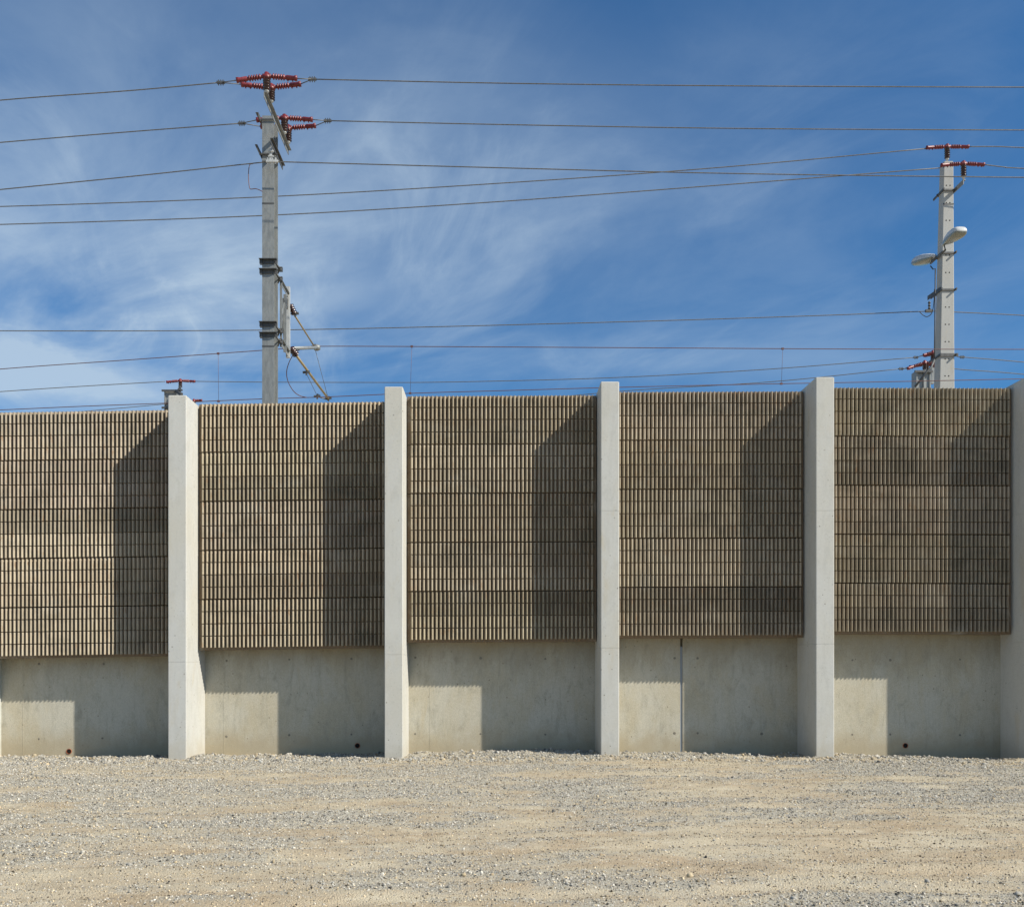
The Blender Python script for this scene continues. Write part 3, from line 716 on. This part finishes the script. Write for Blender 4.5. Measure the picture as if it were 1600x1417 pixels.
lamp(P(1475, 381, 27.55), P(1502.5, 361, 26.5), .42, 'upper street lamp head, white rounded top catching the sun', [am, a0, P(1475.5, 383, 27.6)])
lamp(P(1459, 401, 28.5), P(1433, 411.5, 29.6), .50, 'lower street lamp head, darker, left of the concrete pole', [am, a1, P(1458, 404, 28.6)])

# ---- far masts
def far_mast(Y, pl, pr, ptop, label, side):
    x0_, x1_ = P(pl, 0, Y).x, P(pr, 0, Y).x; xc_ = (x0_ + x1_) / 2; zt_ = P(0, ptop, Y).z; w = x1_ - x0_
    t = empty('steel_mast', (xc_, Y + .2, zb_), label=label, cat='mast')
    b = MB(); b.box(x0_, x0_ + .05, Y, Y + .45, zb_, zt_); b.box(x1_ - .05, x1_, Y, Y + .45, zb_, zt_); b.box(x0_ + .05, x1_ - .05, Y + .05, Y + .07, zb_, zt_)
    b.build('pole', M_GALV, t)
    b = MB(); b.box(x0_ - .09, x1_ + .05, Y - .08, Y - .003, zt_ - .09, zt_ - .01); b.build('collar', M_GALVD, t); b = MB(); b.box(x0_ - .09, x1_ + .05, Y - .08, Y - .003, zt_ - .85, zt_ - .77); b.build('collar', M_GALVD, t)
    return t
fm1 = far_mast(41, 256.5, 277, 609, 'short visible top of a steel mast behind the column left of the tall mast', 1)
b = MB(); b.bar(P(275, 611, 40.9), P(284, 617, 40.4), .1, .12); b.bar(P(281, 603, 40.8), P(281, 630, 40.8), .09, .09)
for py in (608, 613): b.bar(P(278, py, 40.7), P(285, py + 2, 40.7), .07, .07)
b.build('bracket', M_GALVD, fm1)
t7 = post_insulator(fm1, P(281.8, 607.5, 41), .36, 1.05, .62, .66, dzl=-.06, dzr=-.03)
t8 = post_insulator(fm1, P(303, 639, 41), .36, 1.0, .0, .36, dzr=.03)
Y3 = 37.0
fm2 = far_mast(Y3, 1432, 1454.5, 579, 'steel mast top with red insulators left of the concrete pole foot', -1)
b = MB(); b.box(P(1443, 0, Y3).x, P(1444.2, 0, Y3).x, Y3 - .02, Y3 + .04, zb_, P(0, 580, Y3).z); b.bar(P(1458, 552, Y3 + 2), P(1456, 600, Y3 + 2), .12, .12); b.build('upright', M_GALV, fm2)
t9 = post_insulator(fm2, P(1444.9, 579.5, Y3), .33, 1.1, .70, .5, dzl=-.24, dzr=-.05)
t9b = post_insulator(fm2, P(1448.5, 581.5, Y3 + .5), .33, 1.1, .72, .4, dzl=-.12, dzr=-.10)
t10 = post_insulator(fm2, P(1457.5, 564, Y3), .33, 1.1, .38, .0, dzl=-.10)
t10b = post_insulator(fm2, P(1459, 566, Y3 + .4), .33, 1.1, .40, .0, dzl=-.06)

# ------------------------------------------------------------------ wires
def pw(pts, Y, Yb=None):
    Yb = Y if Yb is None else Yb; x0_, x1_ = pts[0][0], pts[-1][0]
    return [P(x, y, Y + (Yb - Y) * (x - x0_) / (x1_ - x0_)) for (x, y) in pts]
LX, RX = -260, 1860
# two-leg ends: wire plus its V legs at the pairs of insulators
def vee(o, c, ends, r=.010):
    b = MB()
    for e in ends: b.tube([c, e], r, 6)
    b.build('yoke', M_WIRE, o)
gL = 'overhead wires meeting the steel mast from the left'
gR = 'overhead wires running right from the steel mast'
Ya = 20.23
o = wire('overhead_wire', pw([(LX, 183), (0, 157), (200, 142.2), (345, 129.3)], Ya), .0115, M_WIRE, 'topmost wire running left from the steel mast', group=gL)
c = P(345, 129.3, Ya); clamp_on(o, c); vee(o, c, [t1 + Vector((-.66, 0, -.09)), t2 + Vector((-.66, 0, .07))])
o = wire('overhead_wire', pw([(488, 124.2), (800, 130.7), (1150, 134.6), (1600, 136.6), (RX, 136.2)], Ya), .0115, M_WIRE, 'topmost wire running right across the sky from the steel mast', group=gR)
c = P(488, 124.2, Ya); clamp_on(o, c); vee(o, c, [t1 + Vector((.66, 0, -.05)), t2 + Vector((.66, 0, .08))])
Yb_ = 21.84
o = wire('overhead_wire', pw([(LX, 246), (0, 223), (200, 206.5), (378, 193)], Yb_), .012, M_WIRE, 'second wire from the top running left from the steel mast', group=gL)
c = P(378, 193, Yb_); clamp_on(o, c); vee(o, c, [t3 + Vector((-.66, 0, -.05)), t4 + Vector((-.66, 0, .04))])
o = wire('overhead_wire', pw([(512, 189), (800, 195.3), (1150, 201), (1600, 203.6), (RX, 203.4)], Yb_), .012, M_WIRE, 'second wire from the top running right from the steel mast', group=gR)
c = P(512, 189, Yb_); clamp_on(o, c); vee(o, c, [t3 + Vector((.66, 0, -.04)), t4 + Vector((.66, 0, .06))])
wire('overhead_wire', pw([(LX, 323), (0, 296.5), (200, 276.5), (393, 255.8), (424, 253), (440, 253.2), (800, 263), (1150, 271.5), (1600, 277.5), (RX, 278.5)], W3Y), .012, M_WIRE,
     'wire held by the crossarm below the steel mast head, third from the top at left')
w = wire('overhead_wire', pw([(LX, 327), (0, 323), (400, 308.5), (740, 289.3), (1100, 264), (1449, 232.4)], 28.15), .0145, M_WIRE,
     'wire rising from the left to the insulator on top of the concrete pole')
wire('overhead_wire', [t5 + Vector((.66, 0, 0))] + pw([(1560, 229.4), (1600, 231), (RX, 240)], 28.15), .0145, M_WIRE, 'short wire leaving the top of the concrete pole to the right', group='short wires right of the concrete pole')
wire('overhead_wire', pw([(LX, 357), (0, 351), (400, 337.6), (740, 318), (1100, 291.5), (1469, 262.8)], 27.5), .0145, M_WIRE,
     'wire rising from the left to the side insulator of the concrete pole')
wire('overhead_wire', [t6 + Vector((.62, 0, -.03))] + pw([(1570, 261.5), (1600, 263.5), (RX, 276)], 27.5), .0145, M_WIRE, 'short wire leaving the side insulator of the concrete pole to the right', group='short wires right of the concrete pole')
wire('overhead_wire', pw([(LX, 515), (0, 517), (300, 516.8), (560, 513.5), (1000, 502.2), (1300, 492.5), (1450, 486.5), (1492, 487.8), (1600, 493), (RX, 508)], 28.8), .0135, M_WIRE,
     'lone mid-height wire passing behind the steel mast to the lower bracket of the concrete pole')
# catenary and contact wire
cat_ = wire('catenary_wire', pw([(LX, 600), (0, 576.8), (200, 562.5), (410, 547.5), (457, 543.5), (492, 541.3), (640, 541.5), (1000, 543.5), (1300, 545.3), (1600, 546), (RX, 546)], 25.0), .0105, M_COPPER,
            'thin reddish wire carried by the end of the cantilever, droppers hanging from it', group='reddish railway wires')
cont = wire('contact_wire', pw([(LX, 652), (0, 640.6), (130, 634.8), (258, 630), (400, 623.7), (515, 620), (640, 614.6), (800, 610), (967, 605.2), (1200, 600), (1400, 596.3), (1600, 592), (RX, 587)], 25.25), .0105, M_COPPER,
            'lowest reddish wire grazing the top of the wall', group='reddish railway wires')
for (xa_, ya_, xb_, yb_) in ((341, 552.5, 341.5, 627), (643.5, 541.5, 641, 614.5), (1223, 545, 1221, 599.6)):
    b = MB(); b.tube([P(xa_, ya_, 25.0), P(xb_, yb_, 25.25)], .0045, 6); d_ = b.build('dropper', M_COPPER, cat_)
    b = MB()
    for c in (P(xa_, ya_, 25.0), P(xb_, yb_, 25.25)): b.bar(c + Vector((-.035, 0, 0)), c + Vector((.03, 0, 0)), .035, .05)
    b.build('dropper_clip', M_COPPER, d_)
far = 'thin wires of the far masts'
wire('overhead_wire', [*pw([(LX, 631), (0, 612), (130, 603.5), (258, 596.2)], 41)], .0165, M_WIRE, 'wire coming from the left to the small insulator behind the sunlit column', group=far)
o = wire('overhead_wire', [t7 + Vector((.66, 0, -.03))] + pw([(400, 597), (560, 597.6), (700, 597), (950, 590.5), (1200, 577), (1431, 558.5)], 41, Y3 + .2), .0155, M_WIRE,
         'long low wire joining the small left insulator to the far right mast', group=far)
c = P(1431, 558.5, Y3 + .2); clamp_on(o, c, 1.1); vee(o, c, [t10 + Vector((-.38, 0, -.10)), t10b + Vector((-.40, 0, -.06))], .013)
o = wire('overhead_wire', pw([(400, 668), (700, 638), (965, 611.8), (1200, 597), (1408, 576.3)], 41, Y3 + .2), .0155, M_WIRE, 'low wire rising from behind the wall to the far right mast, its lower insulators', group=far)
c = P(1408, 576.3, Y3 + .2); clamp_on(o, c, 1.1); vee(o, c, [t9 + Vector((-.70, 0, -.24)), t9b + Vector((-.72, 0, -.12))], .013)
o = wire('overhead_wire', pw([(1496, 556), (1504, 558), (1600, 566), (RX, 592)], Y3), .0165, M_WIRE, 'thin wire right of the concrete pole with a dark clamp', group='thin low wires right of the pole')
clamp_on(o, P(1503.5, 558, Y3), 1.1)
wire('overhead_wire', [t9 + Vector((.5, 0, -.05))] + pw([(1491, 576.3), (1600, 585), (RX, 612)], Y3), .0165, M_WIRE, 'thin wire right of the concrete pole, just above the wall', group='thin low wires right of the pole')
wire('overhead_wire', pw([(LX, 680), (0, 655), (140, 642), (255, 631.6), (300, 627)], 41), .015, M_WIRE, 'faint wire climbing over the left edge of the wall below the reddish wire', group=far)
# render defaults
scene.render.engine = 'CYCLES'
